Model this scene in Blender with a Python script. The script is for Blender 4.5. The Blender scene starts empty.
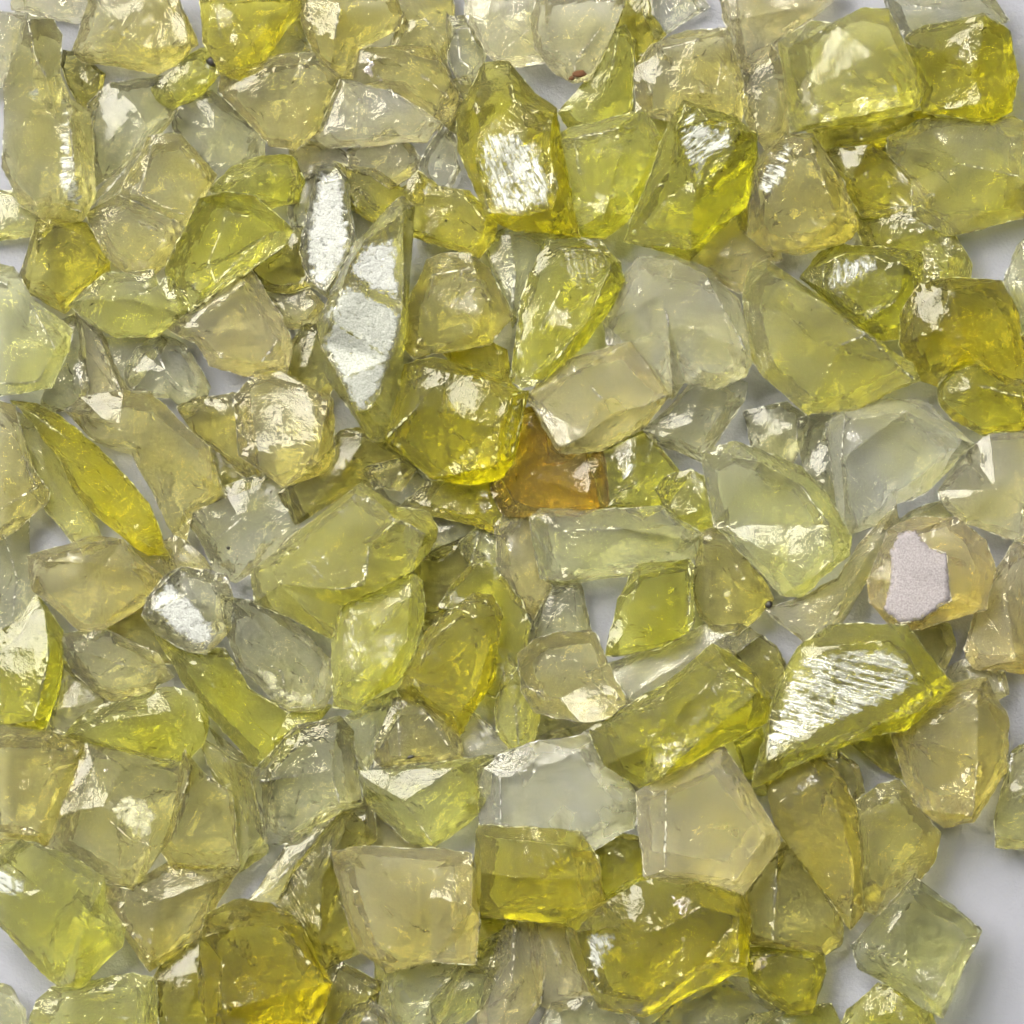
import bpy, bmesh, math, random
from mathutils import Vector, noise
from mathutils.geometry import delaunay_2d_cdt
from mathutils.bvhtree import BVHTree
import numpy as np

# One traced unit (u) is a tenth of a millimetre; the scene is in metres.
U = 1e-4
DIST = 6500.0            # camera height above the paper, in u
DATA = """
1|pale|cream bright stone cut by the top edge near the left corner|22,-10 97,-10 88,14 72,19 50,13 20,8|
2|clears|tall glassy stone with white bright streaks in the top left corner|27,17 44,18 54,24 62,40 60,78 68,100 90,112 93,140 88,175 93,195 80,215 50,220 20,200 4,165 5,85 15,50|R 30,22 38,62 48,78;R 62,85 72,130 76,180;F foil 57,80 66,84 74,112 80,150 84,178 90,200 82,214 62,205 54,180 56,150 58,120;F foil 84,112 92,118 90,150 86,165 82,150;F foil 23,90 32,80 46,82 48,98 36,108 25,113;h 1.2
1|pale|pale green sliver on the left edge beside the tall streaked stone|-15,15 25,20 15,48 5,80 -15,88|
2|straw|broad smooth straw stone on the top edge left of the golden lumpy one|95,-10 172,-10 185,25 195,43 175,64 157,72 112,68 84,60 74,50 86,18|R 84,55 110,30 150,50 190,45
1|olive|small dark brownish stone right of the tall streaked stone|67,56 82,59 100,76 97,100 87,112 72,88 64,68|
3|lime|small lime lump with a black speck above the grey glassy facet stone|190,54 205,48 218,60 220,72 205,92 190,102 172,108 157,100 153,88 165,76 180,64|F foil 196,57 210,56 220,68 212,76 200,74;h .7
2|gold|golden lumpy stone cut by the top edge with many glints|203,-8 300,-8 296,15 280,38 268,52 262,70 240,78 222,72 205,42|T 215,5 270,0 268,30 240,55 222,40;h 1.2
1|clear|pale triangular chip between the two golden stones on the top edge|296,10 303,28 320,53 290,58 268,57 275,35|
2|straw|round dull olive stone under the golden lumpy one at the top|225,75 262,62 290,55 316,54 338,77 325,100 316,132 295,148 270,143 240,112 222,92|T 268,68 308,64 322,84 305,125 275,110
2|golds|straw gold stone on the top edge with pink glints at its lower end|300,-8 392,-8 402,15 396,30 360,48 352,76 335,75 318,58 305,30|R 340,5 335,40 330,70;F pinkfoil 318,52 340,44 338,56 322,61
1|straw|grey green stone with a pinkish glittering corner below the top edge|356,50 370,47 430,50 447,80 458,100 443,122 410,102 390,88 362,85 354,72|R 385,58 420,75 450,98;F pinkfoil 357,54 371,51 385,70 399,86 366,84 358,75
3|pale|long flat straw shard with a straight lower edge near the top|330,90 340,78 362,86 390,90 415,105 441,122 425,142 412,143 372,145 330,148 314,138 322,110|R 314,138 345,130 400,122 441,122;R 345,100 380,95;h .6
2|straw|small round stone with a lit white centre under the long flat shard|373,140 390,130 405,138 420,158 414,172 404,176 390,186 372,174 352,168 350,150|T 383,145 397,146 402,162 390,172 380,160;F pale 385,146 396,148 398,162 388,168 383,158;h .8
1|straw|ragged pale olive stone on the top edge left of the clear loop shard|395,-8 448,-8 450,35 445,55 456,88 435,58 408,50 396,45 402,20|R 400,5 425,20 444,40
2|clear|thin clear loop shaped shard near the top edge left of the cream stones|447,15 455,20 468,18 476,36 486,52 480,68 470,82 460,80 450,62|T 457,30 468,28 478,50 470,68 460,60;h .7
2|pale|cream stone with a milky middle on the top edge left of the rust spotted one|468,-8 540,-8 534,20 537,45 546,60 520,66 497,62 486,52 476,36 466,12|T 490,0 525,2 528,30 505,50 488,30
3|pale|large cream stone with a small rust stain at its lower tip|538,-10 627,-10 623,8 612,28 608,48 590,78 572,82 552,70 535,48 532,25|T 545,-5 618,-5 600,30 574,64 556,52 545,28;R 574,64 577,80;h 1.1
3|lime|upright lime leaf shaped stone right below the rust stained cream stone|612,30 625,27 634,42 635,100 632,118 612,130 590,132 570,128 558,112 578,85 595,70 606,48|R 618,32 612,70 600,100 585,128;h .8
1|amber|dark amber stone on the top edge right of the cream stones|622,-8 645,-8 650,15 662,32 650,45 637,62 632,35 620,27 612,25|
0|clear|grey clear stone on the top edge beside the patch of bare paper|648,-8 690,-8 700,8 680,20 660,32 650,15|
2|straw|rounded straw stone with a greyish scarred middle right of the lime leaf|637,68 652,45 687,32 727,32 737,70 745,100 740,120 722,118 700,105 672,118 640,112 634,85|T 660,50 700,40 722,60 715,95 680,92 655,88
1|beige|broad tan stone cut by the top edge right of the bare paper patch|724,-8 842,-8 815,10 790,30 775,55 755,70 735,60 727,30|R 730,20 770,15 835,-5
1|straw|straw stone with a pale lower corner left of the large blocky top right stone|745,65 770,50 785,75 790,110 787,135 770,150 762,140 748,120 742,90|
3|olivep|large blocky stone with a granular diagonal ridge near the top right|780,42 790,32 812,20 833,24 862,8 888,10 903,35 918,62 925,88 920,106 905,116 880,122 843,125 818,130 793,130 787,100 782,65|R 836,24 872,56 892,80 903,108;R 787,50 796,95 808,125;h 1.2
2|clear|grey glassy stone on the top edge behind the lime gold block|885,-8 985,-8 1005,20 985,22 930,30 910,40 895,20|R 900,5 940,10 990,15
2|limegold|lime gold block with a dark split at the right of the top right corner|905,40 925,28 983,15 1008,32 1015,75 1010,108 990,120 953,115 925,110 923,88 912,60|R 983,17 980,55 971,78 982,105;R 915,50 950,55 971,78;h 1.2
1|olivep|broad dull green stone cut by the right edge under the lime gold block|893,140 925,122 1010,120 1034,132 1034,212 985,228 948,232 930,222 918,212 915,180 893,155|R 915,150 960,165 1030,180;h 1.1
2|gold|flat deep gold stone below the large blocky stone near the top right|822,152 868,144 895,160 920,182 932,197 920,212 893,217 862,216 842,180|R 868,146 850,180 890,214
1|gold|thin gold wedge showing just under the large blocky stone|815,130 870,122 915,114 935,122 905,142 868,148 825,156|
3|straw|prism with a silvery streaked left face and a pointed lower right corner|770,150 785,135 800,136 812,135 845,180 858,225 850,240 800,255 765,250 748,235 748,200 752,165|R 810,138 822,180 836,218 857,225;R 836,218 800,250;F foil 783,137 799,138 792,162 788,185 776,195 764,200 752,195 757,170 770,153;h 1.2
3|lime|large lime stone with a crusty silver patch on its upper left|670,122 684,103 700,103 735,118 755,135 757,165 745,205 715,235 690,258 660,250 625,240 640,195 655,160 665,145|R 738,132 725,165 695,190 690,250;F foil 684,105 697,108 707,120 732,124 738,132 734,150 712,163 702,188 690,178 677,155 675,130;h 1.2
3|limegold|golden topped stone with a silver striated square face at the upper middle|470,80 485,64 508,62 522,75 535,95 557,108 566,140 572,190 578,236 545,236 510,228 485,215 470,185 458,150 455,115|F foil 480,130 515,128 530,135 550,165 557,190 552,210 520,218 490,213 485,195 475,165;R 475,110 515,100 552,118;h 1.2
3|yelgreen|pale yellow green stone with a bright triangular chip right of the silver striated square face|552,140 572,128 600,124 645,110 660,138 645,180 635,215 605,238 560,237 548,222 562,190|T 574,140 618,128 622,150 608,200 592,204 580,175;R 620,158 633,195;R 618,160 603,214;h 1.15
2|clear|small clear pinkish stone left of the silver striated square face|421,160 431,145 443,130 455,140 458,170 448,188 436,190 424,178|F pink 422,158 432,146 434,150 426,164
2|gold|flat amber gold stone with a tiny dark dot right of the long silver stone|410,185 420,175 440,188 468,192 485,210 495,222 492,240 478,257 450,250 425,240 412,235|T 425,195 465,198 485,220 475,245 430,235;h .8
3|clear|upright silver frosted blade with a rounded top and pointed foot|317,168 336,165 348,180 352,210 355,240 346,265 327,295 308,281 300,250 305,215 312,185|F chalk 320,170 336,168 345,180 349,210 352,240 343,265 325,291 310,280 303,250 308,215 315,185;h .7
3|olivep|long lime edged stone with a broad silver frosted face in two steps|380,215 400,198 414,208 413,270 408,300 403,330 402,380 400,415 392,440 372,440 345,398 325,375 318,345 318,320 328,305 348,270 355,245|F chalk 363,245 398,236 400,270 403,306 378,294 350,280 352,265;F grind 350,284 378,298 402,311 398,340 391,360 373,410 356,412 341,380 321,345 331,322 319,320 341,292;R 404,212 405,270;h 1.1
2|lime|streaked lime stone just above the lime framed hollow stone|212,190 235,168 262,158 290,158 300,180 296,200 270,208 240,200|R 225,185 260,175 298,178
3|lime|bright lime stone with a darker hollow middle and a glittering left end|200,200 225,193 255,197 275,215 293,230 285,245 255,262 230,285 205,300 190,310 170,290 165,270 180,240 190,215|D 226,212 248,216 270,232 240,258 215,282 208,262 218,238;F foil 190,272 202,274 200,290 192,298 184,290;F foil 214,203 226,206 222,220 213,218;h 1.1
1|olive|dark olive stone right of the bright lime stone with hollow middle|285,240 300,232 305,255 312,282 290,290 262,288 248,270 262,258|
1|clear|clear grey facet stone with white glow right of the tan block at the upper left|170,110 190,97 212,95 240,115 260,135 256,160 225,187 212,190 205,160 180,140|R 175,118 215,130 258,140
2|tan|flat tan block with a jagged lower edge at the upper left|150,140 180,136 195,150 215,175 207,193 185,225 170,218 140,200 120,195 136,172|T 152,146 180,142 208,176 184,215 140,195;h .9
3|pale|thin diagonal blade like sliver left of the flat tan block|178,110 166,130 150,157 130,181 108,203 85,217 86,204 118,170 150,138|R 172,115 130,165 90,210;h .45
1|clear|clear straw stone behind the diagonal blade sliver|90,105 110,86 130,84 160,80 175,112 155,132 120,168 98,180 90,160 92,130|R 128,86 138,110 150,130
2|tan|dull brown olive stone below the flat tan block at the left|88,215 118,197 140,203 175,222 180,235 165,262 150,275 125,272 105,255 95,235|
2|amberp|brown gold stone with a sharp upright left edge near the left border|18,285 25,255 38,222 55,215 85,225 105,250 108,270 90,290 65,310 40,298|R 40,225 35,262 30,290;R 50,220 85,240 105,262
3|green|pale green stone with a bright corner spot left of the beige smooth block|70,305 85,290 105,272 130,268 152,270 158,285 168,275 192,308 172,325 155,335 115,338 90,325|F pale 132,275 148,270 157,284 155,298 145,292;R 85,300 130,300 180,312
3|mint|large pale mint stone cut by the left edge with a green diagonal band|-14,262 15,268 32,298 57,315 72,330 70,350 58,365 52,388 42,394 15,397 -14,398|T -8,275 8,285 30,330 48,365 40,382 -8,385;R 30,300 56,350;h 1.1
1|clear|grey clear stone squeezed right of the large pale mint stone|57,330 75,322 82,345 86,385 80,402 60,405 45,402 56,368|
1|beige|upright greyish prism with a white right edge at the left middle|78,322 100,335 112,360 125,390 100,398 85,402 82,370|R 100,338 115,375 120,390
0|clear|grey clear chip behind the upright prism at the left middle|103,342 150,337 160,345 140,370 125,392 115,365|
1|clear|clear stone with a white glowing corner under the beige smooth block|128,372 140,350 160,338 185,350 205,385 200,400 185,412 170,395 150,395 130,385|F pale 175,378 188,382 202,390 190,402 183,410 176,392;R 155,345 165,370 180,385
2|beige|smooth beige block with small scars in the left middle of the heap|172,328 225,290 248,270 262,290 278,315 289,345 286,370 262,378 225,372 210,365 200,345|T 190,328 245,285 278,340 262,362 222,358
1|straw|small straw wedge between the beige block and the long silver stone|258,290 300,285 318,306 308,325 288,325 275,310|
2|straw|rounded straw stone with a bright white right rim and frosty spot|235,400 255,375 272,370 290,378 306,385 330,400 333,420 332,455 323,470 282,484 262,472 240,455|R 306,386 328,402 322,440 316,465;F pale 326,399 334,408 333,450 322,470 318,466 326,440 328,415;F pale 298,388 312,395 312,420 304,424 297,402;h 1.1
1|golds|gold straw stone overlapping the left side of the white rimmed round one|184,410 200,402 232,397 248,400 255,440 258,477 240,470 215,450 200,435|R 190,410 225,415 255,470;R 232,398 240,430
0|olive|dark olive stone below the gold straw stone in the left middle|207,445 230,460 258,478 240,487 218,495 215,470|
2|straw|large straw olive slab with a rounded top in the left middle|68,412 85,400 125,392 150,395 180,425 207,447 217,470 220,492 205,503 190,512 185,540 172,530 160,505 148,480 130,450 95,440|R 75,412 120,430 150,450 212,480;R 120,430 125,440;h .9
2|yellow|slanting bright yellow blade at the left middle|15,405 42,407 62,425 100,448 125,475 145,500 160,540 165,552 145,552 125,540 100,520 75,490 55,450 40,430|R 25,408 70,440 105,480 150,545;h .8
1|olivep|olive stone under the slanting bright yellow blade|18,420 40,430 58,460 75,490 95,525 98,542 80,547 60,525 40,500 25,460|
2|straw|beige stone with a yellow lower rim cut by the left edge|-14,402 15,410 20,435 30,465 47,490 45,500 20,525 -14,545|T -10,408 12,415 24,455 38,488 -10,515
1|clear|clear white glassy shard on the left edge below the yellow rimmed stone|-14,545 5,530 25,525 28,555 40,590 20,630 -14,655|F foil 22,585 30,575 39,592 32,608 25,600;R 5,535 18,580 10,640
2|beigeo|plump beige olive stone in the left middle above the pale folded one|30,557 55,547 92,538 120,543 140,565 160,578 150,598 100,629 80,630 55,612 38,590|R 90,543 105,565 138,568;R 40,560 105,565;h 1.1
3|clear|clear stone with a bright white frosted plate facing up at the left|143,615 148,597 170,573 185,566 225,576 232,595 232,628 206,654 190,652 155,634|F chalk 170,577 187,594 215,623 217,634 205,650 195,647 150,613 152,595;h .9
2|clear|flat clear plate with fine scratches left of the large lime straw stone|187,512 225,488 270,472 285,490 297,528 275,550 258,568 235,582 215,570 200,545|R 195,515 240,520 290,525;R 215,540 240,520;h .6
2|lime|long lime blade pointing down right below the white frosted plate|155,633 175,650 200,652 225,650 250,690 285,712 327,706 315,725 290,750 268,772 255,765 228,735 210,708 185,685|R 165,642 205,675 235,705 275,740;h .8
2|clear|clear curved stone with white chalky patches beside the bright lime stone|225,600 256,603 285,616 310,638 332,662 332,690 318,712 285,710 262,690 240,665 228,635|R 240,606 275,640 325,695;F pale 284,618 300,627 331,662 330,670 305,650;F pale 256,652 266,662 283,672 284,684 325,690 315,708 290,708 270,698 256,680
3|olivep|large lumpy lime straw stone with a round knob at its right|360,485 376,492 396,507 426,512 436,528 434,542 418,558 410,573 390,580 368,590 342,605 338,640 306,628 256,602 253,570 276,550 310,525|T 355,495 375,500 395,520 370,545 365,585 335,590 280,585 272,565;R 400,520 425,535;h 1.2
3|yelgreen|bright lime stone with a glowing face standing below the large lumpy one|338,610 366,590 411,573 422,582 420,605 424,620 416,650 396,682 374,698 356,708 334,706 332,640|T 344,618 410,598 408,640 380,680 342,680;h 1.1
3|gold|smooth tall olive gold stone with a row of tiny glints at its top|398,690 410,660 428,630 456,605 474,593 492,595 503,615 501,645 493,680 475,715 460,737 445,722 425,700 402,697|R 456,607 478,618 500,640;T 412,685 430,640 460,616 490,645 475,695 455,718;h 1.1
2|limeo|curved hook shaped olive stone wrapping around the smooth olive gold one|438,608 448,588 468,565 488,560 505,580 520,600 531,625 527,655 508,682 495,698 480,692 492,640 490,615 480,605 456,610|n
1|olive|dark olive stone above left of the hook shaped one|416,560 430,552 462,542 478,560 452,588 440,615 425,628 420,600|
1|clear|small grey stone with silver glints right of the round knob|430,518 445,512 478,527 462,540 442,554 428,552 436,535|F foil 440,520 450,518 462,527 452,534 443,531
1|beige|grey beige stone left of the pale green bar|498,530 515,508 535,515 540,555 548,585 532,612 515,595 500,570|
1|gold|dull gold stone below the large olive hexagonal stone|405,508 430,485 470,480 495,478 510,508 495,532 470,522 440,514|
3|limegold|large olive gold hexagonal stone with jagged bright edges at the centre|385,440 395,400 405,365 437,357 455,363 480,370 510,383 528,392 524,420 512,460 500,478 470,485 430,478 405,462|R 387,438 420,405 446,372;R 446,372 480,378 512,390;R 512,390 500,430 496,465;F pale 513,395 527,392 522,420 510,458 497,462 500,440;h 1.2
2|strawo|round straw olive stone with a dimple right of the long silver stone|428,262 445,255 470,256 488,270 506,300 509,315 488,342 455,350 435,352 415,358 403,340 408,305|T 432,275 475,268 488,300 470,335 425,330
1|gold|gold chip between the round dimpled stone and the hexagonal one|445,350 480,340 502,352 508,388 480,377 460,368|
1|olive|dark glassy stone just left below the hexagonal stone|285,490 320,460 340,435 370,430 392,448 410,468 395,490 360,485 330,505 300,520|
2|clear|small pale grey wedge left below the hexagonal stone|365,470 400,460 430,482 422,498 405,510 385,500|
3|lime|tall vivid lime stone with bright side faces right of the centre top|543,240 565,235 600,241 620,262 625,282 612,310 588,342 560,362 545,380 522,387 510,378 513,340 522,300 533,265|D 556,248 600,250 608,264 585,310 560,345 530,378 522,372 540,330 560,290;R 612,262 590,318 556,360;h 1.2
1|mint|pale green clear stone left of the tall vivid lime stone|485,240 510,230 545,238 537,265 527,298 512,320 500,290|R 510,235 515,270 512,310
3|beigef|frosted beige cube with a cracked step across its top|527,398 545,378 565,358 600,347 630,343 652,365 671,392 669,402 642,428 600,450 560,454 548,440|R 578,369 590,388 602,400 612,414;R 560,447 585,435 612,414 640,408 667,396;h 1.1
2|grey|large milky grey stone with a pale glowing face right of the centre|606,322 620,285 640,260 675,258 707,270 737,300 748,333 753,355 743,375 715,387 685,380 672,397 655,372 635,347 608,344|R 675,262 663,295 668,330 672,385;R 705,275 745,350;h 1.2
3|clear|small clear split shard between the frosted cube and the bare paper|647,430 672,400 702,370 725,372 746,385 743,402 722,438 702,461 680,455 660,445|R 712,372 702,400 690,425 665,437;R 690,425 705,452;h .8
1|orange|brown orange stone below the frosted beige cube|513,418 540,412 552,445 575,456 597,452 604,502 575,514 540,514 510,512 496,490 503,450|
1|lime|lime stone with a silver glint right of the brown orange one|592,456 640,430 665,455 682,480 665,502 640,517 625,507 603,503|F foil 614,468 626,458 642,460 640,474 628,490 618,480
3|lime|lumpy small lime stone with bead glints at the right end of the pale bar|655,490 668,476 690,470 708,478 718,505 712,527 695,534 672,520|h .8
2|mint|pale green bar shaped stone with a milky right half|533,518 545,511 600,511 660,508 682,520 700,535 700,564 685,564 645,567 628,575 595,582 562,584 542,577 535,545|R 545,513 563,530 562,580;R 563,530 620,528 690,540;h .9
3|lime|saturated lime cube with pale left side near the centre|628,577 638,565 655,560 688,559 693,565 693,620 686,633 660,649 606,655 610,640 617,600|T 638,576 665,566 690,563 689,625 660,627 630,624 632,600;h 1.2;h 1.1
1|clear|clear triangular stone left of the saturated lime cube|530,634 545,600 562,583 577,582 589,634 560,640 532,646|R 574,584 576,610 580,635
3|straw|pale yellow stone with a smooth olive oval hollow at the centre|517,655 535,640 560,632 595,633 608,655 622,690 626,702 605,718 580,722 560,720 535,712 522,690|D 519,660 545,654 575,660 588,673 583,686 560,698 545,699 525,685
3|yelgreen|upright striated lime wedge on the left of the oval hollow stone|508,658 517,668 535,700 541,712 532,745 512,753 498,735 495,705|R 510,662 515,700 518,748;h .8
0|olivec|clear olive stone under the oval hollow stone|535,710 565,715 600,715 622,705 600,725 570,735 540,752 525,748|
0|grey|grey flat stone between the saturated lime cube and the long lime rod|598,672 640,652 700,630 730,630 747,640 722,655 680,690 630,712 618,700|
2|strawo|straw stone with a bright scar right of the saturated lime cube|700,538 712,530 732,538 752,562 768,588 771,600 738,632 720,634 702,617 693,592 698,560|T 712,545 728,548 752,590 735,615 710,600;F pale 715,592 728,582 738,588 735,600 722,605
2|mint|pale green rounded stone with a jagged bright right rim|703,455 735,443 770,458 800,468 825,493 849,535 846,553 830,571 800,593 780,592 755,572 735,547 716,525 712,490|R 760,462 800,485 828,525 832,560;R 828,525 815,575;h 1.1
3|limeo|thick lime rod with two long sharp ridges below the centre|712,643 728,650 755,673 771,705 766,722 735,742 680,767 640,790 628,787 605,764 590,730 625,708 670,680|R 625,782 650,745 680,710 725,664;R 725,664 758,690;R 660,775 705,735 758,690;h 1.2
3|limeo|large silver striated stone with many parallel white lines at the lower right|798,648 830,626 865,623 905,625 927,650 952,686 935,707 905,730 870,735 830,755 775,782 753,787 758,750 768,715 780,680|F foil3 795,655 835,645 885,640 902,648 926,684 900,700 830,730 800,742 765,762 759,742 772,710 785,675;F pale 930,688 932,698 915,712 880,722 835,746 822,744 860,722 900,702;h 1.1
3|strawp|straw wing shaped stone with granular upper edge right of the pale green round one|895,505 897,528 884,555 867,585 850,608 829,644 808,644 768,610 800,592 838,578 855,548 875,525|R 893,510 868,555 845,592 825,640;h .8
3|peach|peach stone with a matte pinkish grey plate on its top|888,530 915,518 955,518 985,540 993,570 986,610 943,624 913,630 888,622 870,602 867,580|F pinkm 898,532 915,530 928,548 945,553 949,600 918,620 898,622 882,610 890,580 890,550;h 1.1
2|peach|large peach stone cut by the right edge below the middle|1034,535 1015,545 998,565 980,590 972,620 967,650 975,666 1005,666 1034,670|R 1010,550 1005,600 1015,660
2|pale|pale straw stone with bright inner flashes cut by the right edge|956,470 970,450 990,435 1010,430 1034,432 1034,545 1010,536 965,521 944,500 942,490|R 965,460 995,490 1034,510;F pale 968,502 978,495 995,508 990,516;h 1.1
1|clear|thin clear flake just above the peach stone with the pinkish plate|896,524 915,511 945,503 955,510 937,521 905,529|h .4
2|milk|large milky white stone with faint ripples at the right middle|828,425 845,408 890,399 925,403 955,425 971,445 956,460 940,480 925,494 897,502 880,522 852,532 838,502 835,460|R 843,415 840,460 845,520;R 850,420 905,412 960,440;h 1.1
2|clear|clear upright stone on the left flank of the large milky white one|800,422 818,414 832,420 838,445 840,480 846,520 840,537 820,502 804,470 797,440|F foil 812,425 828,422 830,432 815,448 810,440
1|clear|small clear rough stone on the bare paper left of the milky white one|748,415 785,406 805,420 800,440 790,462 780,482 765,472 753,445|
3|olivep|largest dull green triangular stone with an amber spot at its left|743,300 749,270 768,260 795,277 828,301 868,331 892,347 912,364 920,380 905,391 880,398 850,410 806,415 790,402 763,377 748,350|R 766,270 815,300 865,335 914,380;R 865,335 840,345 800,320;h 1.1
2|lime|lime stone with a pebbly silver patch above the largest triangular stone|803,278 825,253 845,246 880,248 920,253 926,280 906,337 885,340 862,332 830,304|F foil 822,265 845,253 870,255 887,263 885,270 860,285 835,296 822,290;R 906,262 895,300 865,320
1|limeo|olive lime stone right of the prism with the silvery left face|855,217 920,210 945,226 967,262 963,284 940,284 922,300 905,262 870,247|
2|amber|large amber brown stone on the right edge below the bare paper corner|904,315 922,286 952,278 1000,283 1016,310 1026,340 1034,385 1005,384 975,364 950,370 938,384 915,374 903,345|R 935,330 965,350 1000,378;R 935,330 950,290;h 1.1
3|limegold|golden green stone sitting below the amber brown one on the right edge|938,387 953,368 980,364 1005,378 1034,385 1034,428 1015,434 985,435 955,420 940,402|R 945,375 975,385 1034,400;h .9
1|mint|narrow pale green stone cut by the right edge above the amber brown one|1034,238 1018,255 1007,285 1013,310 1022,338 1034,342|
1|beige|pinkish beige stone above the amber spot of the triangular stone|688,258 703,235 738,212 765,223 777,260 762,266 745,292 720,277 700,270|
1|strawp|small straw stone squeezed between the crusty silver stone and the prism|745,172 757,158 766,195 760,238 743,225 737,200|
2|straw|olive straw stone with a sharp straight right edge cut by the left border|-12,728 45,730 83,743 87,753 62,812 46,849 18,843 -12,840|R 45,732 55,770 80,750;T -8,735 42,738 58,785 38,835 -8,830
2|clears|clear straw stone with a cloudy white middle right of the sharp edged one|87,744 134,757 180,765 182,790 167,840 132,886 113,885 74,863 48,849 65,810|R 60,815 105,805 150,848;R 105,805 125,765;F pinkfoil 84,775 110,762 127,757 126,764 108,775 88,784;F pale 104,806 125,790 152,796 160,820 150,845 130,838 112,820
3|strawo|five sided straw stone with a thin slanted left side at the lower left|184,750 202,772 232,793 239,840 239,866 208,870 172,867 159,850 177,795|R 192,765 182,800 175,865;h .9
2|olivep|narrow straw stone right of the five sided one|203,743 235,758 256,772 263,830 267,848 240,868 238,830 232,792 210,768|R 235,762 245,810 250,855
3|lime|leaf shaped lime stone with a yellow left end|65,735 90,710 120,698 165,687 195,694 208,720 206,740 185,763 165,767 120,752 85,744|R 75,733 120,718 170,712 203,722;h .7
2|lime|lime stone with a pale right rim cut by the left edge|-14,645 20,620 35,600 50,612 62,632 59,680 51,715 43,731 5,723 -14,727|R 45,612 50,650 35,720;F pale 50,672 57,668 55,695 42,728 38,718
2|clears|clear folded pale stone below the plump beige olive one|58,637 82,630 100,629 120,639 155,654 169,675 150,690 118,700 95,692 75,672|R 75,650 110,660 150,672
0|clears|grey straw stone between the pale folded stone and the leaf shaped one|60,662 80,680 105,695 110,707 85,713 66,737 48,742 50,710|
0|olive|dark stone in the gap between the plump beige stone and the frosted plate|113,622 140,600 160,612 168,655 150,657 120,642|
3|green|broad pale green stone with frosty sparkle at the lower left|-10,850 22,841 68,856 104,879 107,907 123,928 120,946 80,985 56,987 18,948 -10,917|R 5,855 45,890 85,925 75,980;F foil2 -8,868 12,862 30,885 20,898 -8,890;h 1.1
2|straw|straw stone with a bright slit along its top at the lower left|106,905 104,884 134,885 169,865 238,867 216,905 197,937 150,969 130,942|R 108,900 160,900 215,880;R 160,900 150,960;F pale 140,899 170,891 176,894 150,903
2|green|pale lime stone cut by the bottom edge near the left corner|27,1034 40,1000 54,988 80,984 130,975 154,978 157,1034|T 50,1030 60,1000 145,985 146,1030
2|mint|whitish round stone in the bottom left corner|-12,984 10,990 24,1010 29,1036 -12,1036|
1|amberp|dark amber stone on the bottom edge left of the round gold one|155,982 165,960 205,930 218,985 222,1034 148,1034|F foil 170,998 178,1000 186,1016 180,1020
3|amber|large round gold stone with a crusty middle at the bottom left|198,940 205,915 235,902 270,904 300,924 318,955 331,985 324,1010 312,1036 213,1036 202,1000|R 203,935 240,925 285,925 312,960;R 222,960 218,1010;R 222,960 285,950 296,990;F crust 216,950 232,955 228,985 214,970;h 1.3
3|strawo|thin straw shard lying over the gap right of the large round gold stone|345,805 325,831 300,863 278,899 248,903 262,880 290,840 320,813|R 340,810 270,890;h .5
1|olive|dark olive stone between the thin shard and the beige square stone|345,812 368,804 372,845 338,850 337,900 352,922 357,947 325,962 303,942 280,902 298,868 325,835|R 345,830 322,880 320,940
2|clear|clear stone with fine curved ripples and white flashes at the lower left middle|297,728 338,719 351,735 360,803 340,809 293,842 268,840 260,818 254,775 275,750|R 338,722 332,770 340,802;R 262,780 300,775 332,770;F foil 288,775 306,770 314,772 312,780 296,778;F foil 255,772 270,770 275,782 262,792
2|straw|straw stone with a dark hairlike mark near the lower centre|378,742 395,700 415,695 437,712 456,735 462,755 450,766 400,769 375,766|T 398,715 428,715 448,745 400,755
2|mint|pale slanted stone left of the straw one with the hairlike mark|343,722 365,703 393,693 399,712 382,745 367,770 353,762|
2|green|pale lime stone with a bright right corner below the hairlike mark|357,772 390,767 455,764 491,757 489,795 475,816 430,847 405,840 370,802|R 368,790 405,800 432,842;R 455,767 450,800 480,805;h .9
1|ice|wide smooth greyish white stone above the gold block|483,768 540,745 592,738 622,780 636,803 629,826 590,848 540,845 485,835|T 500,778 585,752 622,798 605,828 560,838 500,828;h .9
3|gold|opaque looking gold block with a horizontal seam at the bottom centre|480,827 557,827 580,832 598,858 603,885 605,925 550,926 480,917 473,905 475,860|R 482,872 540,878 600,880;F pale 570,918 580,912 598,914 602,923 575,923;h 1.1
3|straws|beige straw square stone with a ridged upper right left of the gold block|332,853 365,847 424,847 471,852 474,898 479,922 475,964 430,962 388,971 356,950 350,916|R 344,860 356,905 380,960;R 398,880 430,895 472,905;h 1
3|beigef|large frosted beige pentagonal stone right of the greyish white one|636,792 650,782 690,767 723,747 747,785 779,832 779,845 743,894 690,889 643,877 636,812|T 665,790 720,765 765,835 735,880 665,868;h 1.1
3|limegold|large gold lime stone with flashing inner facets at the bottom centre|566,925 600,900 640,880 690,877 740,894 751,920 746,968 720,982 665,1011 645,1019 600,1007 578,970|R 600,905 655,930 700,905 738,915;R 655,930 640,1000;R 655,930 700,960 738,960;F foil 577,930 615,925 622,945 608,958 602,992 590,980;F pinkfoil 668,888 690,890 700,905 680,920 666,905;F crust 672,930 690,925 694,955 682,962 674,950;h 1.3
1|limegold|gold chip peeping out above the large gold lime stone|590,850 620,838 642,843 645,877 622,890 605,900 598,870|
2|strawo|dull triangular stone right of the large gold lime stone|741,896 776,847 791,847 815,880 840,916 840,941 824,953 750,942|R 776,850 775,890 772,940
3|golds|slanting straw gold stone with an orange stain and many glints|767,785 790,765 815,754 840,775 858,810 861,880 863,912 850,929 838,917 810,880 774,825|R 780,800 815,850 850,920;R 815,770 840,815 855,870;h 1.1
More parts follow.
